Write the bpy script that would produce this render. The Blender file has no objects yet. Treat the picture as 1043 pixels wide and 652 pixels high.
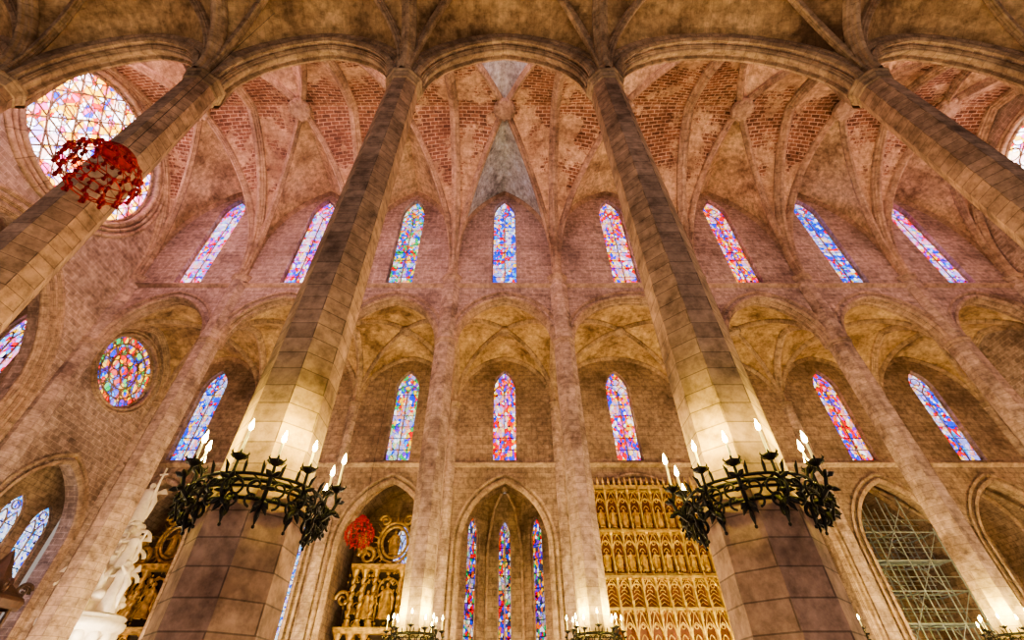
import bpy, math, random
from mathutils import Vector, Matrix
from mathutils.geometry import tessellate_polygon
random.seed(7)
pi=math.pi
S=bpy.context.scene
try: S.view_settings.look='AgX - Medium High Contrast'
except Exception: pass

# ------------------------------------------------------------------ mesh builder
class MB:
    def __init__(s): s.v=[];s.f=[];s.uv=[];s.m=[];s.s=[]
    def face(s,pts,uvs=None,mat=0,smooth=False):
        b=len(s.v); pts=[Vector(p) for p in pts]; s.v+=pts
        if uvs is None:
            n=(pts[1]-pts[0]).cross(pts[2]-pts[0])
            a=[abs(c) for c in n]
            if a[2]>=a[0] and a[2]>=a[1]: uvs=[(p.x,p.y) for p in pts]
            elif a[0]>a[1]: uvs=[(p.y,p.z) for p in pts]
            else: uvs=[(p.x,p.z) for p in pts]
        s.f.append(list(range(b,b+len(pts)))); s.uv.append(list(uvs)); s.m.append(mat); s.s.append(smooth)
    def grid(s,rows,uvs=None,mat=0,smooth=True,close=False):
        b=len(s.v); nr=len(rows); nc=len(rows[0])
        for r in rows: s.v+=[Vector(p) for p in r]
        if uvs is None: uvs=[[(j*.2,i*.2) for j in range(nc+1)] for i in range(nr)]
        for i in range(nr-1):
            for j in range(nc if close else nc-1):
                j2=(j+1)%nc
                s.f.append([b+i*nc+j,b+i*nc+j2,b+(i+1)*nc+j2,b+(i+1)*nc+j])
                s.uv.append([uvs[i][j],uvs[i][j+1],uvs[i+1][j+1],uvs[i+1][j]])
                s.m.append(mat); s.s.append(smooth)
    def box(s,x0,x1,y0,y1,z0,z1,mat=0):
        P=lambda x,y,z:(x,y,z)
        s.face([P(x0,y0,z0),P(x1,y0,z0),P(x1,y0,z1),P(x0,y0,z1)],mat=mat)
        s.face([P(x1,y1,z0),P(x0,y1,z0),P(x0,y1,z1),P(x1,y1,z1)],mat=mat)
        s.face([P(x0,y1,z0),P(x0,y0,z0),P(x0,y0,z1),P(x0,y1,z1)],mat=mat)
        s.face([P(x1,y0,z0),P(x1,y1,z0),P(x1,y1,z1),P(x1,y0,z1)],mat=mat)
        s.face([P(x0,y0,z1),P(x1,y0,z1),P(x1,y1,z1),P(x0,y1,z1)],mat=mat)
        s.face([P(x0,y1,z0),P(x1,y1,z0),P(x1,y0,z0),P(x0,y0,z0)],mat=mat)
    def lathe(s,c,prof,n=16,phase=0,mat=0,smooth=True,uvr=None,caps=False):
        rows=[];uv=[]
        for r,z in prof:
            rr=uvr or max(.02,abs(r))
            rows.append([(c[0]+r*math.cos(phase+2*pi*k/n),c[1]+r*math.sin(phase+2*pi*k/n),c[2]+z) for k in range(n)])
            uv.append([(2*pi*k/n*rr,c[2]+z) for k in range(n+1)])
        s.grid(rows,uv,mat,smooth,True)
        if caps:
            s.face(rows[0][::-1],mat=mat); s.face(rows[-1],mat=mat)
    def tube(s,pts,rad,n=6,mat=0,closed=False):
        pts=[Vector(p) for p in pts]; N=len(pts); rows=[]
        rad=rad if isinstance(rad,(list,tuple)) else [rad]*N
        ref=None
        for i,p in enumerate(pts):
            a=pts[(i-1)%N] if (closed or i>0) else p
            b=pts[(i+1)%N] if (closed or i<N-1) else p
            t=(b-a)
            if t.length<1e-9: t=Vector((0,0,1))
            t.normalize()
            if ref is None:
                ref=t.cross(Vector((0,0,1)))
                if ref.length<.1: ref=t.cross(Vector((1,0,0)))
            ref=ref-t*ref.dot(t)
            if ref.length<1e-6: ref=t.orthogonal()
            ref.normalize(); q=t.cross(ref)
            rows.append([p+(ref*math.cos(2*pi*k/n)+q*math.sin(2*pi*k/n))*rad[i] for k in range(n)])
        if closed: rows.append(rows[0])
        s.grid(rows,None,mat,True,True)
    def ball(s,c,r,mat=0,n=8,sz=(1,1,1)):
        rows=[]
        for i in range(n//2+1):
            th=pi*i/(n//2); rr=max(.001,math.sin(th))
            rows.append([(c[0]+sz[0]*r*rr*math.cos(2*pi*k/n),c[1]+sz[1]*r*rr*math.sin(2*pi*k/n),c[2]-sz[2]*r*math.cos(th)) for k in range(n)])
        s.grid(rows,None,mat,True,True)
    def sweep(s,pts,wdir,prof,inward,mat=0):
        pts=[Vector(p) for p in pts]; wdir=Vector(wdir).normalized(); rows=[];uv=[];L=0
        for i,p in enumerate(pts):
            t=(pts[min(i+1,len(pts)-1)]-pts[max(i-1,0)]).normalized()
            n=wdir.cross(t)
            if n.dot(Vector(inward)-p)<0: n=-n
            if i: L+=(p-pts[i-1]).length
            rows.append([p+wdir*a+n*b for a,b in prof])
            uv.append([(k*.12,L) for k in range(len(prof)+1)])
        s.grid(rows,uv,mat,False)
    def panel(s,outer,holes,fn,th,mat=0,edge=True):
        """outer / holes: 2D loops; fn(u,v,w)->3D, front at w=0, back at w=th"""
        loops=[outer]+holes; flat=[p for l in loops for p in l]
        tris=tessellate_polygon([[Vector((p[0],p[1],0)) for p in l] for l in loops])
        for w in (0,th):
            for t in tris:
                q=[flat[i] for i in t]
                s.face([fn(a,b,w) for a,b in q],[(a,b) for a,b in q],mat)
        for li,l in enumerate(loops):
            if li==0 and not edge: continue
            L=0
            for i in range(len(l)):
                a=l[i];b=l[(i+1)%len(l)]; d=math.hypot(a[0]-b[0],a[1]-b[1])
                s.face([fn(a[0],a[1],0),fn(b[0],b[1],0),fn(b[0],b[1],th),fn(a[0],a[1],th)],[(0,L),(0,L+d),(th,L+d),(th,L)],mat); L+=d
    def obj(s,name,mats,parent=None):
        me=bpy.data.meshes.new(name); me.from_pydata([tuple(v) for v in s.v],[],s.f)
        ul=me.uv_layers.new(name="UVMap"); k=0
        data=[0.0]*(2*len(me.loops))
        for f in s.uv:
            for u in f[:]:
                data[2*k]=u[0];data[2*k+1]=u[1];k+=1
        ul.data.foreach_set("uv",data)
        me.polygons.foreach_set("material_index",s.m); me.polygons.foreach_set("use_smooth",s.s)
        for m in mats: me.materials.append(m)
        me.update()
        o=bpy.data.objects.new(name,me); S.collection.objects.link(o)
        if parent: o.parent=parent
        return o

# ------------------------------------------------------------------ materials
def newmat(name):
    m=bpy.data.materials.new(name); m.use_nodes=True; nt=m.node_tree; nt.nodes.clear()
    out=nt.nodes.new("ShaderNodeOutputMaterial"); return m,nt,out
def N(nt,t,**k):
    n=nt.nodes.new(t)
    for a,b in k.items(): setattr(n,a,b)
    return n
def ramp(nt,stops,interp='LINEAR'):
    r=N(nt,"ShaderNodeValToRGB"); r.color_ramp.interpolation=interp; e=r.color_ramp.elements
    while len(e)>1: e.remove(e[-1])
    e[0].position=stops[0][0]; e[0].color=(*stops[0][1],1)
    for p,c in stops[1:]:
        x=e.new(p); x.color=(*c,1)
    return r
def mix(nt,bt,f,a,b):
    m=N(nt,"ShaderNodeMix",data_type='RGBA',blend_type=bt)
    if isinstance(f,(int,float)): m.inputs[0].default_value=f
    else: nt.links.new(f,m.inputs[0])
    for i,x in ((6,a),(7,b)):
        if isinstance(x,tuple): m.inputs[i].default_value=(*x,1)
        else: nt.links.new(x,m.inputs[i])
    return m.outputs[2]
def brick(nt,tc,c1,c2,mortar,bw,rh,ms):
    br=N(nt,"ShaderNodeTexBrick"); nt.links.new(tc.outputs['UV'],br.inputs['Vector'])
    br.inputs['Color1'].default_value=(*c1,1);br.inputs['Color2'].default_value=(*c2,1);br.inputs['Mortar'].default_value=(*mortar,1)
    br.inputs['Scale'].default_value=1;br.inputs['Brick Width'].default_value=bw;br.inputs['Row Height'].default_value=rh
    br.inputs['Mortar Size'].default_value=ms;br.inputs['Mortar Smooth'].default_value=.3
    return br.outputs['Color']
def noise(nt,tc,sc,det=6,ro=.65):
    n1=N(nt,"ShaderNodeTexNoise");n1.inputs['Scale'].default_value=sc;n1.inputs['Detail'].default_value=det;n1.inputs['Roughness'].default_value=ro
    nt.links.new(tc.outputs['Object'],n1.inputs['Vector']); return n1.outputs['Fac']
def stone(name,c1,c2,mortar,bw=.85,rh=.42,ms=.02,tint=((.46,.40,.37),(1,.95,.91),(1.28,1.19,1.13)),sc=.22,rough=.9,fine=((.40,.37,.35),(1.28,1.24,1.2)),brickmix=None,bump=.4):
    m,nt,out=newmat(name); L=nt.links.new
    tc=N(nt,"ShaderNodeTexCoord")
    base=brick(nt,tc,c1,c2,mortar,bw,rh,ms)
    if brickmix:
        b2=brick(nt,tc,*brickmix)
        sep=N(nt,"ShaderNodeSeparateXYZ");L(tc.outputs['Object'],sep.inputs[0])
        mr=N(nt,"ShaderNodeMapRange");mr.inputs[1].default_value=36.5;mr.inputs[2].default_value=43.8;L(sep.outputs[2],mr.inputs[0])
        nn=noise(nt,tc,.22,7,.75)
        ad=N(nt,"ShaderNodeMath",operation='MULTIPLY_ADD');L(nn,ad.inputs[0]);ad.inputs[1].default_value=4.6;ad.inputs[2].default_value=-2.45
        a2=N(nt,"ShaderNodeMath",operation='ADD');L(ad.outputs[0],a2.inputs[0]);L(mr.outputs[0],a2.inputs[1])
        rr=ramp(nt,[(.45,(0,0,0)),(.60,(1,1,1))]);L(a2.outputs[0],rr.inputs[0])
        base=mix(nt,'MIX',rr.outputs[0],base,b2)
    r=ramp(nt,[(.33,tint[0]),(.5,tint[1]),(.68,tint[2])]); L(noise(nt,tc,sc),r.inputs[0])
    c=mix(nt,'MULTIPLY',1.0,base,r.outputs[0])
    r2=ramp(nt,[(.32,fine[0]),(.62,fine[1])]); L(noise(nt,tc,2.6,7,.7),r2.inputs[0])
    c=mix(nt,'MULTIPLY',.9,c,r2.outputs[0])
    b=N(nt,"ShaderNodeBsdfPrincipled"); L(c,b.inputs['Base Color']); b.inputs['Roughness'].default_value=rough
    bp=N(nt,"ShaderNodeBump");bp.inputs['Strength'].default_value=bump;bp.inputs['Distance'].default_value=.05
    L(c,bp.inputs['Height']);L(bp.outputs[0],b.inputs['Normal']);L(b.outputs[0],out.inputs[0])
    return m
def plain(name,col,rough=.5,metal=0,var=.25,sc=4,emit=None,es=0):
    m,nt,out=newmat(name); L=nt.links.new
    tc=N(nt,"ShaderNodeTexCoord");n=N(nt,"ShaderNodeTexNoise");n.inputs['Scale'].default_value=sc;n.inputs['Detail'].default_value=4
    L(tc.outputs['Object'],n.inputs['Vector'])
    r=ramp(nt,[(.3,tuple(c*(1-var) for c in col)),(.7,tuple(min(1,c*(1+var)) for c in col))]);L(n.outputs['Fac'],r.inputs[0])
    b=N(nt,"ShaderNodeBsdfPrincipled");L(r.outputs[0],b.inputs['Base Color']);b.inputs['Roughness'].default_value=rough;b.inputs['Metallic'].default_value=metal
    if emit: b.inputs['Emission Color'].default_value=(*emit,1);b.inputs['Emission Strength'].default_value=es
    L(b.outputs[0],out.inputs[0]); return m
def glass(name,pal,es,sc=3.9,lead=.05,zone=.3,pale=(1,.90,.72)):
    m,nt,out=newmat(name); L=nt.links.new
    tc=N(nt,"ShaderNodeTexCoord")
    mp=N(nt,"ShaderNodeMapping");mp.inputs['Scale'].default_value=(1.25,.8,1);L(tc.outputs['UV'],mp.inputs[0])
    v=N(nt,"ShaderNodeTexVoronoi");v.inputs['Scale'].default_value=sc;L(mp.outputs[0],v.inputs['Vector'])
    v2=N(nt,"ShaderNodeTexVoronoi",feature='DISTANCE_TO_EDGE');v2.inputs['Scale'].default_value=sc;L(mp.outputs[0],v2.inputs['Vector'])
    sp=N(nt,"ShaderNodeSeparateColor");L(v.outputs['Color'],sp.inputs[0])
    k=len(pal); r=ramp(nt,[(i/k,c) for i,c in enumerate(pal)],'CONSTANT');L(sp.outputs[0],r.inputs[0])
    z=N(nt,"ShaderNodeTexVoronoi");z.inputs['Scale'].default_value=1.15;L(mp.outputs[0],z.inputs['Vector'])
    sz=N(nt,"ShaderNodeSeparateColor");L(z.outputs['Color'],sz.inputs[0])
    zr=ramp(nt,[(0,(0,0,0)),(.68,(zone,)*3)],'CONSTANT');L(sz.outputs[1],zr.inputs[0])
    c=mix(nt,'MIX',zr.outputs[0],r.outputs[0],pale)
    lm=ramp(nt,[(lead*.5,(.02,.02,.02)),(lead,(1,1,1))]);L(v2.outputs['Distance'],lm.inputs[0])
    c=mix(nt,'MULTIPLY',1.0,c,lm.outputs[0])
    e=N(nt,"ShaderNodeEmission");L(c,e.inputs[0]);e.inputs[1].default_value=es;L(e.outputs[0],out.inputs[0])
    return m
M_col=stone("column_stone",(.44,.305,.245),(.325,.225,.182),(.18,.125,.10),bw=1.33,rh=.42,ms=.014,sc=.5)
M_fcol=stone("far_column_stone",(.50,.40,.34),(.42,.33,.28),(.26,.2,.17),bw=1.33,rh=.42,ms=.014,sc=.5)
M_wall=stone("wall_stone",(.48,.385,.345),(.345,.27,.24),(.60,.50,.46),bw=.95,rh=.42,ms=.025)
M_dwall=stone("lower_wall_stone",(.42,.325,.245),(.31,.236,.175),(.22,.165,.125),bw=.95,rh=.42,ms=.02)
M_rib=stone("rib_stone",(.48,.37,.285),(.40,.30,.23),(.22,.16,.12),bw=3,rh=.55,ms=.012)
M_brick=stone("vault_brick",(.60,.47,.36),(.52,.40,.31),(.38,.28,.22),bw=1.1,rh=.5,ms=.014,sc=.3,tint=((.5,.38,.32),(1,.9,.8),(1.28,1.2,1.12)),brickmix=((.13,.062,.045),(.30,.165,.115),(.58,.45,.38),.75,.33,.04))
M_plast=stone("vault_plaster",(.52,.41,.29),(.45,.35,.245),(.36,.27,.19),bw=1.1,rh=.5,ms=.012,tint=((.28,.21,.18),(.92,.80,.66),(1.35,1.25,1.1)),sc=.35)
M_vp=stone("vault_cream_plaster",(.68,.58,.47),(.59,.49,.39),(.42,.33,.26),bw=1.1,rh=.5,ms=.012,tint=((.36,.28,.24),(1,.88,.76),(1.28,1.2,1.12)),sc=.4)
M_pale=stone("vault_pale_plaster",(.56,.60,.64),(.48,.52,.56),(.36,.36,.37),bw=1.1,rh=.5,ms=.012,tint=((.36,.32,.32),(.95,.92,.9),(1.15,1.2,1.25)),sc=.7)
M_floor=stone("floor_stone",(.40,.30,.22),(.34,.25,.19),(.2,.15,.12),bw=1.2,rh=1.2,ms=.01,rough=.5)
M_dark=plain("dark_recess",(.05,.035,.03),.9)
M_wood=plain("dark_walnut",(.07,.035,.02),.5,var=.4)
M_iron=plain("wrought_iron",(.014,.013,.013),.5,.5)
M_wax=plain("candle_wax",(.75,.66,.40),.5,emit=(1,.80,.35),es=.3)
M_flame=plain("candle_flame",(1,.9,.6),.5,emit=(1,.80,.25),es=70)
M_gold=plain("gilded_wood",(.92,.52,.14),.34,.6,var=.5,sc=3)
M_dgold=plain("aged_gilding",(.72,.43,.14),.38,.5,var=.6,sc=3)
M_redb=plain("red_painted_panel",(.17,.06,.03),.6)
M_marb=plain("cream_marble",(.90,.80,.66),.45,var=.12)
M_red=plain("red_silk",(.34,.005,.01),.5,var=.6)
M_steel=plain("scaffold_steel",(.36,.42,.42),.4,.4)
BL=(.006,.04,.85);CY=(.02,.36,.95);RD=(.80,.003,.008);YE=(1,.50,.01);VI=(.20,.02,.65);PK=(.95,.09,.38);GR=(.02,.42,.10);WH=(.95,.90,1.0);OR=(1,.15,.008);LV=(.50,.34,1)
G_A=glass("stained_glass_blue",[BL,CY,WH,BL,RD,CY,YE,BL,LV,BL,RD,BL],2.4)
G_B=glass("stained_glass_red",[RD,BL,OR,WH,RD,YE,BL,VI,RD,PK,YE],2.4)
G_C=glass("stained_glass_rose",[PK,WH,LV,CY,VI,YE,VI,RD,PK,BL,RD],3.0,pale=(1,.85,1))
G_D=glass("stained_glass_mixed",[BL,YE,RD,GR,VI,GR,OR,CY,WH,BL],2.2)
G_W=glass("pale_leaded_glass",[WH,CY,WH,LV,(.6,.75,1),BL],2.0,sc=6,pale=(.85,.92,1))
G_R=glass("great_rose_glass",[YE,WH,PK,LV,YE,RD,WH,PK,OR,BL,YE,YE],7.0,sc=1.9,lead=.03,zone=.6,pale=(1,.93,.88))
G_r=glass("small_rose_glass",[BL,RD,YE,VI,BL,GR,YE,OR,CY,RD],2.8,sc=2.6,zone=.12)
G_d=glass("dim_glass",[BL,YE,RD,WH,VI,GR,OR,(.05,.05,.1),(.05,.05,.1)],1.3,sc=4.5)

# ------------------------------------------------------------------ layout
XS=[-32.0,-22.85,-13.7,-4.57,4.57,16.65,25.8,34.95,44.1]
Y1,Y2,Y3,Y4=8.6,27.6,36.5,43.5
YA,YB=8.2,9.0     # near arcade wall faces
YC,YD=27.35,28.15 # far arcade wall faces
ZS,ZA=23.3,28.1
ZN,ZK,ZF=30.4,43.1,43.4
def cs(q,a,h,st=0):
    z=h*q
    if z<=st: return 0.0
    z-=st;h2=h-st
    if h2>=a:
        c=(a*a+h2*h2)/(2*a); return c-math.sqrt(max(0,c*c-z*z))
    return a*(1-math.sqrt(max(0,1-(z/h2)**2)))
QN=14
QS=[math.sin(pi/2*i/QN) for i in range(QN+1)]
def hcurve(p0,p1,zs,za,st=0):
    d=Vector((p1[0]-p0[0],p1[1]-p0[1]));a=d.length;d.normalize()
    return [Vector((p0[0]+d.x*cs(q,a,za-zs,st),p0[1]+d.y*cs(q,a,za-zs,st),zs+(za-zs)*q)) for q in QS]
def ribprof(w,d):
    return [(-w,-.1),(-w,.35*d),(-.72*w,.42*d),(-.72*w,.6*d),(-.4*w,.68*d),(-.3*w,.92*d),(0,d),(.3*w,.92*d),(.4*w,.68*d),(.72*w,.6*d),(.72*w,.42*d),(w,.35*d),(w,-.1)]
def arch2(cx,hw,z0,zs,za,n=12):
    r=[(cx-hw,z0),(cx+hw,z0)]
    qs=[math.sin(pi/2*i/n) for i in range(n+1)]
    R=[(cx+hw-cs(q,hw,za-zs),zs+(za-zs)*q) for q in qs]
    Lf=[(cx-hw+cs(q,hw,za-zs),zs+(za-zs)*q) for q in qs]
    return r+R+Lf[::-1][1:]
def archline(cx,hw,zs,za,n=14):
    qs=[math.sin(pi/2*i/n) for i in range(n+1)]
    return [(cx-hw+cs(q,hw,za-zs),zs+(za-zs)*q) for q in qs],[(cx+hw-cs(q,hw,za-zs),zs+(za-zs)*q) for q in qs]

def vault(mb,x0,x1,y0,y1,zs,zk,zx,zy,stx,sty,mside,mwall,tw=.34,dw=.2,rm=3,last=False,boss=1.0):
    """zx: apex of arches running along X (at y0,y1); zy: apex of arches along Y (at x0,x1)"""
    xm,ym=(x0+x1)/2,(y0+y1)/2
    for cx in (x0,x1):
        for cy in (y0,y1):
            D=hcurve((cx,cy),(xm,ym),zs,zk)
            FX=hcurve((cx,cy),(xm,cy),zs,zx,stx)
            FY=hcurve((cx,cy),(cx,ym),zs,zy,sty)
            for Fc,mt in ((FX,mwall),(FY,mside)):
                rows=[];uv=[];L=0
                for i in range(len(D)):
                    if i: L+=((D[i]-D[i-1]).length+(Fc[i]-Fc[i-1]).length)/2
                    K=6; rl=(D[i]-Fc[i]).length; row=[]
                    for k in range(K+1):
                        t=k/K; p=Fc[i].lerp(D[i],t); p.z+=.035*rl*4*t*(1-t)
                        row.append(p)
                    rows.append(row); uv.append([(k/K*rl,L) for k in range(K+2)])
                mb.grid(rows,uv,mt,True)
            dd=Vector((xm-cx,ym-cy,0)).normalized()
            mb.sweep(D,(-dd.y,dd.x,0),ribprof(dw,dw*2),(xm,ym,zs-3),rm)
            mb.sweep(FX,(0,1,0),ribprof(dw*.9,.35),(xm,cy,zs-3),rm)
            if cx==x0 or last: mb.sweep(FY,(1,0,0),ribprof(tw,tw*1.5),(cx,ym,zs-3),rm)
    b=boss
    mb.lathe((xm,ym,zk-.95*b),[(.02,.05),(.28*b,.0),(.34*b,.1*b),(.5*b,.04),(.8*b,.1),(.95*b,.3*b),(.92*b,.55*b),(.6*b,1.0*b)],20,mat=rm)
    for k in range(12):
        a=2*pi*k/12; mb.ball((xm+.8*b*math.cos(a),ym+.8*b*math.sin(a),zk-.82*b),.17*b,rm,8,(1,1,.7))

mb=MB(); mb.face([(-55,-8,0),(50,-8,0),(50,48,0),(-55,48,0)]); mb.obj("floor",[M_floor])
mb=MB()
for i in range(8): vault(mb,XS[i],XS[i+1],YB,YC,ZN,ZK,ZF,ZK+.1,4.0,0,0,1 if i==3 else 2,.42,.27,3,i==7,1.05)
mb.obj("ceiling_nave_vault",[M_brick,M_pale,M_vp,M_rib])
mb=MB()
for i in range(8): vault(mb,XS[i],XS[i+1],YD,Y3,ZS,28.8,28.6,28.5,0,0,0,0,.3,.17,1,i==7,.6)
mb.obj("ceiling_far_aisle_vault",[M_plast,M_rib])
mb=MB()
for i in range(8): vault(mb,XS[i],XS[i+1],-.9,YA,ZS,30.2,28.55,28.9,0,0,0,0,.34,.2,1,i==7,.8)
mb.obj("ceiling_near_aisle_vault",[M_plast,M_rib])

# arcade walls ------------------------------------------------------------
def arcade(name,yf,dirn,th):
    mb=MB()
    fn=lambda u,v,w:(u,yf+dirn*w,v)
    for i in range(8):
        x0,x1=XS[i],XS[i+1];cx=(x0+x1)/2;hw=(x1-x0)/2-.62
        Lf,R=archline(cx,hw,ZS,ZA)
        outer=[(x0,ZS)]+Lf+R[::-1][1:]+[(x1,ZS),(x1,45),(x0,45)]
        mb.panel(outer,[arch2(cx,1.15,29.85,39.6,42.2)],fn,th,0)
        for yy in (yf-dirn*.03,yf+dirn*th+dirn*.03):
            L2,R2=archline(cx,hw+.05,ZS,ZA+.05)
            for pts in (L2,R2): mb.sweep([(a,yy,b) for a,b in pts],(0,1,0),ribprof(.12,.2),(cx,yy,ZS-2),1)
        yy=yf-dirn*.02
        for pts in archline(cx,hw+.42,ZS+.3,ZA+.5): mb.sweep([(a,yy,b) for a,b in pts],(0,1,0),ribprof(.13,.15),(cx,yy,ZS-2),1)
        yc=yf+dirn*th/2
        for pts in (Lf,R): mb.sweep([(a,yc,b) for a,b in pts],(0,1,0),ribprof(.22,.26),(cx,yc,ZS-2),1)
    s=-dirn
    prof=[(0,-.25),(.15,-.12),(.24,0),(.24,.1),(0,.2)]
    mb.grid([[(x,yf+s*a,29.45+b) for a,b in prof] for x in (XS[0],XS[-1])],None,1,False)
    return mb.obj(name,[M_wall,M_rib])
arcade("wall_far_arcade",YC,1,YD-YC)
arcade("wall_near_arcade",YB,-1,YB-YA)

# columns ------------------------------------------------------------------
def column(x,y,far):
    mb=MB()
    if far:
        low=[(1.35,0),(1.35,.35),(1.2,.5),(1.08,.6),(.95,.8),(.93,4.3),(.91,4.4),(.86,4.6)]
        mb.lathe((x,y,0),low+[(.78,ZN-.6)],8,pi/8,0,False,.85)
        mb.lathe((x,y,ZS-.35),[(.78,0),(.84,.06),(.84,.12),(.79,.16),(.8,.24),(.9,.36),(.9,.46),(.78,.5)],8,pi/8,1,False,.85)
        mb.lathe((x,y,ZN-.6),[(.76,0),(.82,.05),(.77,.12),(.8,.3),(.94,.5),(.94,.66),(.3,.72)],8,pi/8,1,False,.85)
    else:
        low=[(1.35,0),(1.35,.35),(1.2,.5),(1.08,.6),(.93,.8),(.90,4.3),(.88,4.4),(.83,4.6)]
        mb.lathe((x,y,0),low+[(.69,ZS-.65)],8,pi/8,0,False,.85)
        mb.lathe((x,y,ZS-.65),[(.69,0),(.76,.03),(.76,.1),(.70,.14),(.72,.3),(.82,.5),(.88,.55),(.88,.68),(.78,.7)],8,pi/8,1,False,.85)
        mb.lathe((x,9.0,ZS-.1),[(.6,0),(.6,ZN-ZS-.45)],8,pi/8,0,False,.85)
        mb.lathe((x,9.0,ZN-.6),[(.6,0),(.7,.05),(.64,.12),(.7,.3),(.85,.55),(.85,.72),(.3,.8)],8,pi/8,1,False,.85)
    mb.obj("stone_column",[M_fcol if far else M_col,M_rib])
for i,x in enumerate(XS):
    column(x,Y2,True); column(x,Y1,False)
for x in XS:
    mb=MB()
    mb.lathe((x,Y3,0),[(.6,0),(.6,1),(.45,1.2),(.45,ZS-.5)],8,pi/8,0,False,.5)
    mb.lathe((x,Y3,ZS-.5),[(.45,0),(.52,.05),(.46,.12),(.62,.4),(.62,.55),(.2,.6)],8,pi/8,1,False,.5)
    mb.obj("wall_respond",[M_fcol,M_rib])

# far aisle wall -----------------------------------------------------------
mb=MB(); fn=lambda u,v,w:(u,Y3+w,v)
RET=4
for i in range(8):
    x0,x1=XS[i],XS[i+1];cx=(x0+x1)/2
    hw=3.5 if i!=RET else 4.7
    Lf,R=archline(cx,hw,11.2,16.2)
    outer=[(x0,0),(cx-hw,0)]+Lf+R[::-1][1:]+[(cx+hw,0),(x1,0),(x1,30),(x0,30)]
    mb.panel(outer,[arch2(cx,1.1,17.9,24.9,27.0)],fn,.9,0)
    for off,w,d in ((0,.2,.25),(.4,.14,.18)):
        L2,R2=archline(cx,hw+off,11.2,16.2+off*1.2)
        for pts in (L2,R2):
            pts=[(pts[0][0],0)]+pts
            mb.sweep([(a,Y3-.03,b) for a,b in pts],(0,1,0),ribprof(w,d),(cx,Y3,9),1)
prof=[(0,-.25),(.15,-.12),(.28,0),(.28,.1),(0,.2)]
mb.grid([[(x,Y3-a,17.5+b) for a,b in prof] for x in (XS[0],XS[-1])],None,1,False)
mb.obj("wall_far_aisle",[M_dwall,M_rib])

# chapels behind
mb=MB()
for i in range(8):
    x0,x1=XS[i]+.45,XS[i+1]-.45;cx=(x0+x1)/2;hw=(x1-x0)/2
    Lf,R=archline(cx,hw,12.5,17.8)
    prof=[(x0,0)]+Lf+R[::-1][1:]+[(x1,0)]
    rows=[[(a,yy,b) for a,b in prof] for yy in (Y3+.9,38.8,41,Y4)]
    L=[0]
    for a,b in zip(prof,prof[1:]): L.append(L[-1]+math.hypot(a[0]-b[0],a[1]-b[1]))
    mb.grid(rows,[[(yy,l) for l in L+[0]] for yy in (Y3+.9,38.8,41,Y4)],0,False)
    for yy in (37.6,40.2):
        for pts in (Lf,R): mb.sweep([(a,yy,b) for a,b in pts],(0,1,0),ribprof(.18,.3),(cx,yy,10),1)
    for sx in (-1,1):
        pts=[(cx+sx*hw*(1-t),37.6+5.7*t*.5,12.5+5.0*math.sin(pi/2*t)) for t in [k/10 for k in range(11)]]
        mb.tube(pts,.15,6,1)
    if i==3:
        segs=[((-3.9,41.2),(-1.5,43.3)),((-1.5,43.3),(1.5,43.3)),((1.5,43.3),(3.9,41.2))]
        for a,b in segs:
            a=Vector(a);b=Vector(b);d=(b-a);l=d.length;d.normalize()
            f2=lambda u,v,w,a=a,d=d:(a.x+d.x*u-d.y*w,a.y+d.y*u+d.x*w,v)
            mb.panel([(0,0),(l,0),(l,17.6),(0,17.6)],[arch2(l/2,.62,3,13.6,15.2)],f2,.5,0)
        for px in (-1.5,1.5): mb.tube([(px,43.1,0),(px,43.1,13),(px*.6,42.4,16),(0,41.2,17.4)],.14,6,1)
    else:
        holes=[arch2(cx,.7,6,13.4,14.8)] if i in(0,1,2,5,6,7) else []
        mb.panel([(x0,0),(x1,0),(x1,17.8),(x0,17.8)],holes,lambda u,v,w:(u,Y4+w,v),.4,0)
mb.obj("wall_side_chapels",[M_dwall,M_rib])

# end walls ----------------------------------------------------------------
def circ(cx,cz,r,n=48): return [(cx+r*math.cos(2*pi*k/n),cz+r*math.sin(2*pi*k/n)) for k in range(n)]
NY=18.1
mb=MB(); XE=-32.0
fn=lambda u,v,w:(XE-w,u,v)
mb.panel([(-1,0),(Y3,0),(Y3,46),(-1,46)],[arch2(NY,7.3,.02,17,26.4,16),circ(NY,35.65,5.9),circ(32.0,23.8,3.15),arch2(32.2,3.5,.02,11,15.9)],fn,1.2,0)
for r,t in ((6.0,.22),(6.45,.16),(6.9,.2)):
    mb.tube([(XE+.08,NY+r*math.cos(2*pi*k/64),35.65+r*math.sin(2*pi*k/64)) for k in range(64)],t,8,1,True)
for r,t in ((3.2,.14),(3.5,.12)):
    mb.tube([(XE+.05,32+r*math.cos(2*pi*k/48),23.8+r*math.sin(2*pi*k/48)) for k in range(48)],t,8,1,True)
for off,w,d in ((0,.3,.3),(.6,.22,.25),(1.1,.2,.22)):
    for pts in archline(NY,7.3+off,17,26.4+off*1.2):
        mb.sweep([(XE,a,b) for a,b in [(pts[0][0],0)]+pts],(1,0,0),ribprof(w,d),(XE,NY,10),1)
for off,w,d in ((0,.2,.25),(.4,.14,.18)):
    for pts in archline(32.2,3.5+off,11,15.9+off*1.2):
        mb.sweep([(XE,a,b) for a,b in [(pts[0][0],0)]+pts],(1,0,0),ribprof(w,d),(XE,32.2,9),1)
mb.obj("wall_east_end",[M_wall,M_rib])
mb=MB()
mb.panel([(-33.2,0),(-52,0),(-52,33),(-33.2,33)],[arch2(x,1.25,14,22.5,25.2) for x in (-35.4,-41.5,-47)],lambda u,v,w:(u,25.5+w,v),.6,0)
mb.face([(-33.2,10.6,0),(-52,10.6,0),(-52,10.6,33),(-33.2,10.6,33)])
mb.face([(-52,10.6,0),(-52,25.5,0),(-52,25.5,33),(-52,10.6,33)])
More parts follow.
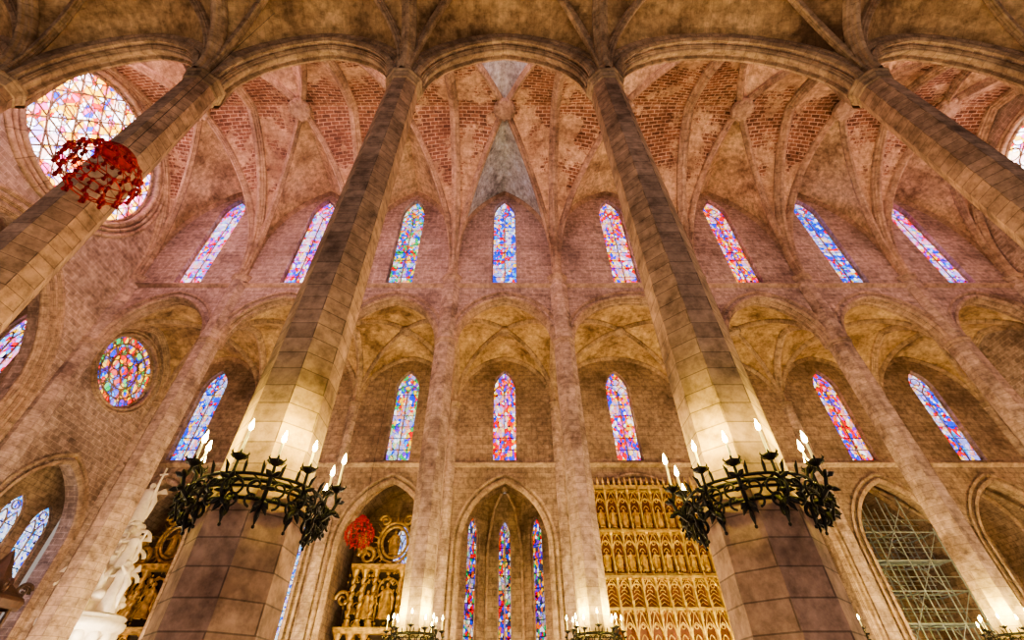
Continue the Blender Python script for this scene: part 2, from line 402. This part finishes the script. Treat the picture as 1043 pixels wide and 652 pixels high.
Lf,R=archline(NY,7.5,26.5,33)
pr=Lf+R[::-1][1:]
mb.grid([[(x,a,b) for a,b in pr] for x in (-33.2,-52)],[[(x,k*.9) for k in range(len(pr)+1)] for x in (0,19)],0,False)
mb.panel([(28,0),(36.4,0),(36.4,17),(28,17)],[arch2(y,.85,4,12,13.6) for y in (30.0,32.6,35.1)],lambda u,v,w:(-34.2-w,u,v),.4,0)
mb.box(-34.3,-33.1,28.2,28.5,0,17);mb.box(-34.3,-33.1,28.2,36.4,16.6,17)
mb.obj("wall_royal_chapel",[M_dwall])
mb=MB();XW=44.6
mb.panel([(-1,0),(Y3,0),(Y3,46),(-1,46)],[circ(NY,35.65,4.8)],lambda u,v,w:(XW+w,u,v),1.0,0)
for r in (4.9,5.3): mb.tube([(XW-.05,NY+r*math.cos(2*pi*k/64),35.65+r*math.sin(2*pi*k/64)) for k in range(64)],.18,8,1,True)
mb.obj("wall_west_end",[M_wall,M_rib])

# windows ------------------------------------------------------------------
wn=[0]
def lancet(O,U,Nn,z0,zs,z1,hw,g,depth=.45,lights=2):
    """O=(x,y) centre on wall face, U horizontal dir, Nn inward normal"""
    wn[0]+=1
    U=Vector((*U,0)).normalized();Nn=Vector((*Nn,0)).normalized();O=Vector((*O,0))
    P=lambda u,z,w=0:O+U*u+Nn*(-depth+w)+Vector((0,0,z))
    mb=MB(); a=arch2(0,hw,z0,zs,z1); ox,oy=random.random()*50,random.random()*50
    mb.face([P(u,z) for u,z in a],[(u+ox,z+oy) for u,z in a],0)
    Lf,R=archline(0,hw-.03,zs,z1)
    mb.tube([P(-hw+.03,z0,.04)]+[P(u,z,.04) for u,z in Lf],.07,6,1)
    mb.tube([P(hw-.03,z0,.04)]+[P(u,z,.04) for u,z in R],.07,6,1)
    mb.tube([P(-hw,z0+.05,.05),P(hw,z0+.05,.05)],.1,6,1)
    if lights>=2:
        sw=hw/lights
        for k in range(1,lights): mb.tube([P(-hw+2*sw*k,z0,.05),P(-hw+2*sw*k,zs,.05)],.06,6,1)
        for k in range(lights):
            c=-hw+sw*(2*k+1)
            for pts in archline(c,sw,zs-.5,zs+.5,6): mb.tube([P(u,z,.05) for u,z in pts],.05,6,1)
        rr=hw*.36
        mb.tube([P(rr*math.cos(2*pi*k/16),zs+.5+rr*1.3+rr*math.sin(2*pi*k/16),.05) for k in range(16)],.05,6,1,True)
    z=z0+1.1
    while z<zs: mb.tube([P(-hw,z,.03),P(hw,z,.03)],.035,4,2); z+=1.1
    mb.obj("window_%d"%wn[0],[g,M_rib,M_iron])
gl_up=[G_C,G_C,G_D,G_A,G_B,G_B,G_A,G_C]
gl_lo=[G_A,G_A,G_D,G_B,G_B,G_D,G_B,G_A]
for i in range(8):
    cx=(XS[i]+XS[i+1])/2
    lancet((cx,YC),(1,0),(0,-1),29.85,39.6,42.2,1.12,gl_up[i])
    lancet((cx,YB),(1,0),(0,1),29.85,39.6,42.2,1.12,G_C)
    lancet((cx,Y3),(1,0),(0,-1),17.9,24.9,27.0,1.08,gl_lo[i])
    if i in(0,1,2,5,6,7): lancet((cx,Y4),(1,0),(0,-1),6,13.4,14.8,.68,G_W,.2,2)
for a,b in [((-3.9,41.2),(-1.5,43.3)),((-1.5,43.3),(1.5,43.3)),((1.5,43.3),(3.9,41.2))]:
    a=Vector(a);b=Vector(b);d=(b-a).normalized();c=(a+b)/2
    lancet((c.x,c.y),(d.x,d.y),(d.y,-d.x),3,13.6,15.2,.58,G_d,.25,2 if abs(c.x)<.1 else 1)
for x in (-35.4,-41.5,-47): lancet((x,25.5),(1,0),(0,-1),14,22.5,25.2,1.2,G_C,.3,3)
for y in (30.0,32.6,35.1): lancet((-34.2,y),(0,1),(1,0),4,12,13.6,.82,G_W,.2,2)

def rose(x,sgn,cy,cz,r,g,kind):
    wn[0]+=1; mb=MB(); n=64
    P=lambda a,b,w=0:(x+sgn*w,cy+a,cz+b)
    pts=[(r*math.cos(2*pi*k/n),r*math.sin(2*pi*k/n)) for k in range(n)]
    mb.face([P(a,b) for a,b in pts],[(a+9,b+5) for a,b in pts],0)
    mb.tube([P(a,b,.08) for a,b in pts],.14,8,1,True)
    if kind=='star':
        for th in (0,pi/3,2*pi/3):
            dx,dy=math.cos(th),math.sin(th)
            for k in range(-5,6):
                o=k*r/6; h=math.sqrt(r*r-o*o)
                mb.tube([P(-dy*o-dx*h,dx*o-dy*h,.08),P(-dy*o+dx*h,dx*o+dy*h,.08)],.07 if k%2==0 else .045,6,1)
        for rr in (r*.34,r*.68): mb.tube([P(rr*math.cos(2*pi*j/48),rr*math.sin(2*pi*j/48),.09) for j in range(48)],.07,5,1,True)
        for k in range(18):
            a=2*pi*k/18
            for rr,q in ((r*.86,.5),(r*.5,.38)):
                c=(rr*math.cos(a),rr*math.sin(a))
                mb.tube([P(c[0]+q*math.cos(2*pi*j/12),c[1]+q*math.sin(2*pi*j/12),.09) for j in range(12)],.04,5,1,True)
    else:
        def ring(c,q,t=.05): mb.tube([P(c[0]+q*math.cos(2*pi*j/16),c[1]+q*math.sin(2*pi*j/16),.08) for j in range(16)],t,5,1,True)
        ring((0,0),r*.16,.08); ring((0,0),r*.5,.06); ring((0,0),r*.76,.06)
        for k in range(8):
            a=2*pi*k/8; ring((r*.33*math.cos(a),r*.33*math.sin(a)),r*.13)
        for k in range(12):
            a=2*pi*(k+.5)/12; ring((r*.63*math.cos(a),r*.63*math.sin(a)),r*.13)
            mb.tube([P(r*.5*math.cos(a+.26),r*.5*math.sin(a+.26),.08),P(r*math.cos(a+.26),r*math.sin(a+.26),.08)],.05,5,1)
        for k in range(20):
            a=2*pi*k/20; ring((r*.88*math.cos(a),r*.88*math.sin(a)),r*.115)
    mb.obj("rose_window" ,[g,M_rib])
rose(XE-.5,1,NY,35.65,5.75,G_R,'star')
rose(XE-.5,1,32.0,23.8,3.05,G_r,'petal')
rose(XW+.4,-1,NY,35.65,4.75,G_R,'petal')

# ------------------------------------------------------------------ candelabra
def candelabra_mesh():
    mb=MB(); I,Wx,F=0,1,2
    ring=lambda R,z,t,n=48: mb.tube([(R*math.cos(2*pi*k/n),R*math.sin(2*pi*k/n),z) for k in range(n)],t,6,I,True)
    ring(.99,-.05,.04);ring(.99,-.38,.035);ring(1.2,-.02,.03);ring(1.2,-.24,.025)
    for k in range(24):
        a=2*pi*k/24;b=2*pi*(k+.5)/24
        mb.tube([(1.2*math.cos(a),1.2*math.sin(a),-.24),(1.22*math.cos(b),1.22*math.sin(b),-.13),(1.2*math.cos(a),1.2*math.sin(a),-.02)],.018,5,I)
    for k in range(12):
        a=2*pi*k/12; c,s=math.cos(a),math.sin(a)
        P=lambda r,z,t=0:(r*c-t*s,r*s+t*c,z)
        mb.tube([P(.88,-.38),P(1.0,-.36),P(1.2,-.24)],.03,5,I)
        mb.tube([P(.88,-.05),P(1.2,-.02)],.03,5,I)
        out=1.52 if k%2==0 else 1.26; zb=.06 if k%2==0 else .2
        arm=[P(.99,-.36),P(1.12,-.5),P(1.3,-.5),P(out-.02,-.36),P(out+.05,-.18),P(out,-.02),P(out,zb)]
        mb.tube(arm,[.045,.045,.042,.038,.035,.03,.03],6,I)
        sp=[]
        for j in range(16):
            th=-pi*.5+j*.45; r=.18*(1-j/20); sp.append(P(1.26+r*math.cos(th),-.30+r*math.sin(th)))
        mb.tube(sp,[.035*(1-j/24) for j in range(16)],5,I)
        sp=[]
        for j in range(12):
            th=pi*.6+j*.5; r=.15*(1-j/15); sp.append(P(1.12+r*math.cos(th),-.62+r*math.sin(th)))
        mb.tube(sp,[.036*(1-j/18) for j in range(12)],5,I)
        mb.tube([P(1.12,-.5),P(1.1,-.7),P(1.06,-.86)],[.03,.045,.006],5,I); mb.ball(P(1.06,-.86),.035,I,6)
        for (r,z,dr,dz) in ((1.2,-.5,.02,-.2),(1.3,-.5,.08,-.14),(out,-.34,.14,-.06),(out+.04,-.15,.13,.06)):
            for t in (-.08,.08): mb.tube([P(r,z,0),P(r+dr*.6,z+dz*.5,t),P(r+dr,z+dz,t*1.6)],[.03,.05,.006],5,I)
        for sg in (-1,1):
            for zc,rr in ((-.28,.15),(-.5,.12)):
                sp=[]
                for j in range(12):
                    th=-pi/2+j*.48; r=rr*(1-j/15); sp.append(P(1.28+.012*j,zc+r*math.sin(th),sg*(.19+r*math.cos(th))))
                mb.tube(sp,.023,5,I)
            mb.tube([P(1.2,-.02,sg*.16),P(1.24,.12,sg*.17),P(1.3,.2,sg*.2)],[.025,.035,.005],5,I)
        q=P(out,zb)
        mb.lathe(q,[(.02,-.02),(.06,.0),(.12,.05),(.14,.08),(.12,.085),(.05,.05),(.05,.12),(.035,.13)],10,mat=I)
        for j in range(6):
            th=2*pi*j/6; mb.tube([(q[0]+.1*math.cos(th),q[1]+.1*math.sin(th),q[2]+.04),(q[0]+.17*math.cos(th),q[1]+.17*math.sin(th),q[2]+.1),(q[0]+.15*math.cos(th),q[1]+.15*math.sin(th),q[2]+.15)],[.02,.02,.004],4,I)
        hh=.34 if k%3 else .48
        mb.lathe((q[0],q[1],q[2]+.08),[(.026,0),(.024,hh),(.012,hh+.01)],8,mat=Wx)
        mb.lathe((q[0],q[1],q[2]+.09+hh),[(.004,0),(.038,.03),(.048,.08),(.026,.17),(.001,.25)],8,mat=F)
    return mb
cm=candelabra_mesh()
proto=None
def lamp(name,loc,e,col,r=.06,kind='POINT'):
    l=bpy.data.lights.new(name,kind); l.energy=e;l.color=col
    if kind=='POINT': l.shadow_soft_size=r
    o=bpy.data.objects.new(name,l);o.location=loc;S.collection.objects.link(o);return o
for i,x in enumerate(XS[1:-1]):
    for y in (Y1,Y2):
        near=(y==Y1)
        if x==XS[1] : continue
        if proto is None:
            o=cm.obj("candelabra_ring",[M_iron,M_wax,M_flame]); proto=o
        else:
            o=bpy.data.objects.new("candelabra_ring",proto.data);S.collection.objects.link(o)
        o.location=(x,y,4.75); o.scale=(.92,.92,.95)
        if near and abs(x)>17: continue
        for k in range(4):
            a=pi/4+pi/2*k
            l=lamp("candle_light",(1.4*math.cos(a),1.4*math.sin(a),1.0),175 if near else 380,(1,.80,.11),.03)
            l.parent=o

# ------------------------------------------------------------------ sculptures
def figure(mb,c,h,ang=0,arm=0.5,lean=(0,0),mat=0,seed=0,wings=False):
    rd=random.Random(seed); ca,sa=math.cos(ang),math.sin(ang)
    T=lambda x,y,z:(c[0]+(x*ca-y*sa+lean[0]*z)*h,c[1]+(x*sa+y*ca+lean[1]*z)*h,c[2]+z*h)
    prof=[(.19,0),(.18,.08),(.155,.25),(.14,.4),(.125,.5),(.105,.6),(.12,.7),(.13,.76),(.10,.81),(.045,.84),(.04,.87)]
    rows=[]
    for r,z in prof:
        f=.14*max(0,1-z/.7)
        rows.append([T(r*1.15*math.cos(t)*(1+f*math.sin(6*t+4*z+seed)),r*.85*math.sin(t)*(1+f*math.cos(5*t+seed)),z) for t in [2*pi*k/20 for k in range(20)]])
    mb.grid(rows,None,mat,True,True)
    hd=T(0,-.01,.925); mb.ball(hd,.062*h,mat,12,(.85,.95,1.2))
    mb.ball(T(0,.015,.94),.066*h,mat,10,(1,1,1))
    mb.ball(T(0,-.07,.92),.014*h,mat,6)
    for sg in (-1,1):
        up=arm if sg>0 else arm*rd.uniform(-.6,.6)
        el=(sg*.2,-.06,.66+.1*up); hnd=(sg*(.24+.05*rd.random()),-.18,.6+.35*up)
        mb.tube([T(sg*.11,0,.77),T(*el),T(*hnd)],[.045*h,.036*h,.022*h],8,mat)
        mb.ball(T(hnd[0],hnd[1]-.01,hnd[2]+.015),.028*h,mat,8,(1,.8,1.3))
        mb.tube([T(sg*.1,.02,.78),T(sg*.19,.08,.55),T(sg*.2,.05,.3),T(sg*.16,.1,.1)],[.05*h,.06*h,.05*h,.02*h],8,mat)
        if wings:
            rw=[]
            for k in range(7):
                t=k/6; rw.append([T(sg*(.05+.35*t*q),.1+.04*q,.75+.28*math.sin(pi*t)*q-.45*(1-t)*q*.6) for q in (0,.4,.75,1)])
            mb.grid(rw,None,mat,True)
def scrollc(mb,c,r,ax,turn,t,mat,n=22,flip=1):
    pts=[];
    for j in range(n):
        th=flip*(turn*2*pi*j/n); rr=r*(1-j/(n*1.15))
        pts.append((c[0]+ax[0]*rr*math.cos(th),c[1]+ax[1]*rr*math.cos(th),c[2]+rr*math.sin(th)))
    mb.tube(pts,[t*(1-.5*j/n) for j in range(n)],6,mat)
mb=MB(); cx,cy=-25.4,32.6
mb.lathe((cx,cy,0),[(1.5,0),(1.5,.6),(1.2,.9),(.9,1.3),(.8,2.6),(1.0,3.2),(1.3,3.5),(1.2,3.7)],24)
mb.lathe((cx,cy,3.7),[(1.2,0),(.8,.3),(.7,.7),(1.1,1.1),(1.9,1.6),(2.2,1.9),(2.25,2.2),(2.05,2.3),(2.15,2.5),(2.0,2.6),(.2,2.6)],28)
for k in range(14):
    a=2*pi*k/14; mb.ball((cx+1.75*math.cos(a),cy+1.75*math.sin(a),5.2),.33,0,10,(1,1,1.3))
    scrollc(mb,(cx+1.3*math.cos(a),cy+1.3*math.sin(a),4.7),.4,(math.cos(a),math.sin(a)),1.4,.09,0)
figure(mb,(cx-1.3,cy-.6,6.3),2.9,.5,.9,(0,0),0,1,True)
figure(mb,(cx+1.4,cy-.6,6.3),2.9,-.5,.6,(0,0),0,2,True)
figure(mb,(cx,cy-1.1,6.3),3.1,0,.4,(0,0),0,3)
rd=random.Random(3)
for k in range(100):
    t=k/100; z=6.3+t*5.4; rr=(1.5-1.0*t)*rd.uniform(.6,1); a=rd.uniform(0,2*pi)
    mb.ball((cx+rr*math.cos(a),cy+.2+rr*math.sin(a),z),rd.uniform(.28,.5)*(1-.4*t),0,10,(1,1,.75))
mb.lathe((cx,cy+.2,6.0),[(1.4,0),(1.15,1.5),(.75,3.2),(.5,5),(.3,6)],12)
for z,r in ((8.2,1.1),(9.6,.85),(10.8,.65)):
    for a in (.4,2.3,4.1,5.3): scrollc(mb,(cx+r*math.cos(a),cy+.2+r*math.sin(a),z),.55,(math.cos(a),math.sin(a)),1.3,.14,0)
figure(mb,(cx+.9,cy-.4,8.8),2.2,.2,1.0,(.05,0),0,5,True)
figure(mb,(cx-.9,cy-.4,9.4),2.0,-.2,.9,(-.05,0),0,6,True)
figure(mb,(cx,cy,11.7),2.7,0,1.1,(0,0),0,7,True)
mb.tube([(cx+.55,cy-.3,13.0),(cx+.62,cy-.3,15.4)],.06,6,0);mb.tube([(cx+.35,cy-.3,14.9),(cx+.88,cy-.3,14.95)],.06,6,0)
mb.obj("marble_sculpture_group",[M_marb])

# dark wooden pulpit, far left
mb=MB(); c=(-29.6,29.8,0)
mb.lathe(c,[(.5,0),(.5,1.5),(.9,2.3),(1.5,2.9),(1.6,3.0),(1.5,3.1),(1.5,4.2),(1.7,4.35),(1.3,4.36)],8,pi/8,0,False)
for k in range(8):
    a=pi/8+2*pi*k/8; mb.tube([(c[0]+1.5*math.cos(a),c[1]+1.5*math.sin(a),3.0),(c[0]+1.5*math.cos(a),c[1]+1.5*math.sin(a),6.3)],.09,8)
    scrollc(mb,(c[0]+1.6*math.cos(a),c[1]+1.6*math.sin(a),7.2),.4,(math.cos(a),math.sin(a)),1.4,.1,0)
mb.lathe(c,[(1.5,6.25),(1.9,6.3),(2.0,6.6),(1.85,6.8),(1.5,7.0),(.9,7.5),(.5,8.2),(.2,8.9),(.02,9.3)],8,pi/8,0,False)
mb.obj("wooden_pulpit",[M_wood])

def baroque(name,cx,y,w,z1,seed):
    mb=MB();rd=random.Random(seed);hw=w/2;G,Dk=0,1
    mb.box(cx-hw,cx+hw,y,y+.4,0,z1-3,1)
    mb.box(cx-hw-.2,cx+hw+.2,y-1.2,y+.2,0,1.6,0)
    zt=[1.6,6.6,10.8]; wd=[hw,hw*.85]
    for ti in range(2):
        za,zb=zt[ti],zt[ti+1];W2=wd[ti]
        for fx in (-.95,-.68,-.36,.36,.68,.95):
            x=cx+fx*W2
            n=26
            mb.tube([(x+.07*math.cos(k*1.25),y-.65+.07*math.sin(k*1.25),za+.5+(zb-za-1.3)*k/n) for k in range(n+1)],.17,8,G)
            mb.lathe((x,y-.65,za),[(.3,0),(.3,.25),(.2,.35),(.24,.5)],10,mat=G)
            mb.lathe((x,y-.65,zb-.85),[(.18,0),(.2,.1),(.34,.45),(.36,.5)],10,mat=G)
        for d,zz,hh in ((.95,zb-.36,.14),(1.05,zb-.22,.1),(1.2,zb-.12,.12)):
            mb.box(cx-W2-.15,cx+W2+.15,y-d,y,zz,zz+hh,G)
        for fx,nw in ((-.52,.36),(0,.75),(.52,.36)):
            x=cx+fx*W2
            a=arch2(x,nw,za+.5,zb-1.6,zb-.9,6)
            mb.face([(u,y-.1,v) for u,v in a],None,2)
            for pts in archline(x,nw+.06,zb-1.6,zb-.85,6): mb.tube([(pts[0][0],y-.2,za+.5)]+[(u,y-.2,v) for u,v in pts],.09,6,G)
            figure(mb,(x,y-.5,za+.6),min(2.6,(zb-za)*.5)*(1.15 if fx==0 else .9),rd.uniform(-.3,.3),rd.uniform(.2,1),(0,0),G,rd.randint(0,99))
    zc=12.6
    for r in (1.35,1.05): mb.tube([(cx+r*math.cos(2*pi*k/32),y-.35,zc+r*1.15*math.sin(2*pi*k/32)) for k in range(32)],.12,8,G,True)
    for k in range(28):
        a=2*pi*k/28; q=1.75+.3*(k%2); mb.tube([(cx+1.35*math.cos(a),y-.3,zc+1.5*math.sin(a)),(cx+q*math.cos(a),y-.3,zc+q*1.15*math.sin(a))],[.09,.02],5,G)
    figure(mb,(cx,y-.4,zc-1.0),1.9,0,1,(0,0),G,seed)
    for sg in (-1,1):
        scrollc(mb,(cx+sg*hw*.62,y-.5,11.5),.75,(sg,0),1.6,.2,G)
        scrollc(mb,(cx+sg*hw*.3,y-.4,14.3),.5,(sg,0),1.5,.14,G)
        figure(mb,(cx+sg*hw*.75,y-.6,11.6),1.7,-sg*.3,.8,(0,0),G,seed+5,True)
        scrollc(mb,(cx+sg*(hw+.1),y-.3,8.5),.6,(sg,0),1.5,.15,G)
    for k in range(260):
        x=cx+rd.uniform(-1,1)*hw; z=rd.uniform(1.8,11.2)
        mb.ball((x,y-rd.uniform(.0,.35),z),rd.uniform(.08,.2),G,6,(1,.6,1))
    for k in range(60):
        scrollc(mb,(cx+rd.uniform(-1,1)*hw,y-.3,rd.uniform(2,11)),rd.uniform(.2,.4),(rd.choice((-1,1)),0),1.4,.05,G,12)
    mb.obj(name,[M_dgold,M_dark,M_dark])
baroque("baroque_altarpiece",(XS[2]+XS[3])/2,41.0,6.6,14,4)
baroque("baroque_altarpiece",(XS[0]+XS[1])/2,41.0,6.6,14,9)

def gothic(cx,y,hw,z1):
    mb=MB();G,R=0,1
    mb.box(cx-hw,cx+hw,y,y+.3,0,z1,R)
    mb.box(cx-hw-.25,cx+hw+.25,y-.5,y+.1,z1-.15,z1+.25,G)
    n=9; step=2*hw/n
    tiers=[(.5,3.2),(3.7,7.0),(7.3,8.9),(9.4,11.9),(12.3,z1-.2)]
    for ti,(za,zb) in enumerate(tiers):
        big=ti in(2,3)
        mb.box(cx-hw-.1,cx+hw+.1,y-(.75 if big else .5),y,zb+.02,zb+.14,G)
        mb.box(cx-hw-.1,cx+hw+.1,y-.3,y,zb+.14,zb+(.38 if big else .24),G)
        for k in range(n*3):
            x=cx-hw+(k+.5)*step/3
            mb.tube([(x-step/6,y-.42,zb+.02),(x,y-.46,zb-.22),(x+step/6,y-.42,zb+.02)],.03,4,G)
        for k in range(n+1):
            x=cx-hw+k*step
            mb.box(x-.05,x+.05,y-.46,y,za,zb,G)
            mb.lathe((x,y-.5,zb-.6),[(.10,0),(.10,.5),(.16,.55),(.05,1.0),(.0,1.15)],4,pi/4,G,False)
            mb.lathe((x,y-.48,za),[(.12,0),(.12,.2),(.06,.3)],4,pi/4,G,False)
        for k in range(n):
            x=cx-hw+(k+.5)*step; h=zb-za; w=step/2-.07
            for pts in archline(x,w,zb-h*.42,zb-h*.2,5): mb.tube([(u,y-.38,v) for u,v in pts],.04,5,G)
            mb.tube([(x-w,y-.42,zb-h*.34),(x,y-.46,zb-.05),(x+w,y-.42,zb-h*.34)],.04,5,G)
            for pts in archline(x,w*.5,zb-h*.5,zb-h*.4,4): mb.tube([(u,y-.22,v) for u,v in pts],.03,4,G)
            mb.tube([(x+.12*math.cos(t*pi/4),y-.3,zb-h*.27+.12*math.sin(t*pi/4)) for t in range(8)],.03,4,G,True)
            if h>2.4:
                figure(mb,(x,y-.2,za+.2),h*.44,0,.4,(0,0),G,k)
                mb.lathe((x,y-.2,za),[(.22,0),(.24,.12),(.18,.2),(.02,.21)],8,mat=G)
            else:
                for q in range(3): mb.tube([(x-w,y-.15,za+h*.16*q),(x,y-.15,za+h*.16*(q+1)),(x+w,y-.15,za+h*.16*q)],.03,4,G)
    for k in range(n*2+1):
        x=cx-hw+k*step/2
        mb.lathe((x,y-.3,z1+.2),[(.1,0),(.1,.2),(.14,.25),(.03,.7),(0,.8)],4,pi/4,G,False)
    mb.obj("gothic_altarpiece",[M_gold,M_redb])
gothic(10.9,36.15,3.95,15.2)

# scaffolding tower in right chapel
mb=MB(); cx=(XS[6]+XS[7])/2
ys=(37.6,39.0,40.4); xs=[cx-3.2+1.6*k for k in range(5)]; zs=[2.0*k+.5 for k in range(8)]
for x in xs:
    for y in ys: mb.tube([(x,y,0),(x,y,15.2 if abs(x-cx)<2.5 else 12.8)],.05,6)
for j,z in enumerate(zs):
    for y in ys:
        if z<12.8: mb.tube([(cx-3.4,y,z),(cx+3.4,y,z)],.045,6); mb.tube([(cx-3.4,y,z+.9),(cx+3.4,y,z+.9)],.025,6)
    if z<12.8:
        for x in xs: mb.tube([(x,ys[0],z),(x,ys[-1],z)],.045,6)
        if j%2==1: mb.box(cx-3.2,cx+3.2,37.7,39.0,z+.03,z+.09,0)
        for k in range(4):
            if (j+k)%2==0: mb.tube([(xs[k],ys[0],z),(xs[k+1],ys[0],z+2)],.03,6)
            else: mb.tube([(xs[k+1],ys[1],z),(xs[k],ys[1],z+2)],.03,6)
mb.obj("scaffolding",[M_steel])

# hanging red cardinal hats with tassels
def hat_mesh():
    mb=MB()
    mb.lathe((0,0,.95),[(.02,.3),(.22,.26),(.32,.1),(.34,0),(.55,-.06),(.57,-.1),(.3,-.08),(.02,-.08)],24)
    tiers=[(.5,.75,6),(.8,.5,10),(1.0,.2,13),(1.1,-.12,14),(1.05,-.45,13),(.85,-.75,10),(.5,-1.0,6)]
    pr=None
    for R,z,n in tiers:
        P=[(R*math.cos(2*pi*k/n+z),R*math.sin(2*pi*k/n+z),z) for k in range(n)]
        mb.tube([(R*math.cos(2*pi*k/40),R*math.sin(2*pi*k/40),z) for k in range(40)],.02,5,1,True)
        for p in P:
            mb.ball(p,.075,0,8,(1,1,1.2)); mb.lathe((p[0],p[1],p[2]-.22),[(.065,0),(.05,.1),(.02,.17)],6)
        if pr:
            for p in P:
                q=min(pr,key=lambda a:(a[0]-p[0])**2+(a[1]-p[1])**2)
                mb.tube([q,((p[0]+q[0])/2*1.04,(p[1]+q[1])/2*1.04,(p[2]+q[2])/2),p],.014,4)
        pr=P
    return mb
hm=hat_mesh().obj("hanging_cardinal_hat",[M_red,M_red]); hm.location=(-11.45,6.95,13.4);hm.scale=(.84,.84,.88)
h2=bpy.data.objects.new("hanging_cardinal_hat",hm.data);S.collection.objects.link(h2);h2.location=(-10.2,34.0,11.5);h2.scale=(.9,.9,.9)
for o,zt in ((hm,28.0),(h2,27.6)):
    mb=MB();mb.tube([(0,0,1.2),(0,0,(zt-o.location.z)/o.scale[2])],.012,5)
    c=mb.obj("suspension_cable",[M_iron],o)

# ------------------------------------------------------------------ lights
def area(name,loc,rot,sx,sy,e,col):
    l=bpy.data.lights.new(name,'AREA');l.shape='RECTANGLE';l.size=sx;l.size_y=sy;l.energy=e;l.color=col
    o=bpy.data.objects.new(name,l);o.location=loc;o.rotation_euler=rot;S.collection.objects.link(o);return o
cols=[(.98,.78,1),(.94,.74,1),(.95,.77,1),(.97,.78,1),(1,.82,.90),(1,.84,.78),(1,.84,.78),(1,.86,.84)]
en=[19000,25000,18500,9500,5600,4600,5200,6500]
for i in range(8):
    cx=(XS[i]+XS[i+1])/2
    area("clerestory_daylight",(cx,YB+.15,36),(math.radians(-90),0,0),2.2,11,en[i],cols[i])
for i in range(8):
    cx=(XS[i]+XS[i+1])/2
    lamp("nave_fill_light",(cx,18.1,1.2),2100,(1,.76,.50),.3)  # added uplights below the frame that brighten the nave vault
    mb=MB();mb.lathe((cx,18.1,0),[(.35,0),(.35,.1),(.06,.15),(.05,.7),(.25,.85),(.3,1.0)],12);mb.obj("fill_light_stand",[M_iron])  # invented stand under each added nave light, out of view
for i in range(8):
    cx=(XS[i]+XS[i+1])/2
    lamp("far_aisle_fill",(cx,32.3,2.2),1150,(1,.79,.50),.3)  # added fill light for the far aisle, no fixture there
    lamp("chapel_fill",(cx,39.0 if i!=6 else 36.0,3.0),380 if i!=6 else 45,(1,.77,.46),.2)  # added warm fill for the chapels and their gilding
    lamp("near_aisle_fill",(cx,3.5,1.5),240,(1,.78,.62),.3)  # added fill on the near columns and aisle, out of view
lamp("altar_fill",(10.6,32.5,3.5),700,(1,.79,.45),.2)  # added fill to bring up the gold of the gothic altarpiece
lamp("sculpture_fill",(-23.0,29.5,4.0),900,(1,.86,.64),.2)  # added fill to brighten the marble group
w=bpy.data.worlds.new("world");S.world=w;w.use_nodes=True
bg=w.node_tree.nodes["Background"];bg.inputs[0].default_value=(1,.84,.75,1);bg.inputs[1].default_value=.40

# ------------------------------------------------------------------ camera
cd=bpy.data.cameras.new("camera");cd.sensor_width=36;cd.lens=463/1043*36;cd.shift_x=7.5/1043;cd.clip_end=300
co=bpy.data.objects.new("camera",cd);co.location=(0,0,1.6);co.rotation_euler=(math.radians(90+41.2),0,0)
S.collection.objects.link(co);S.camera=co
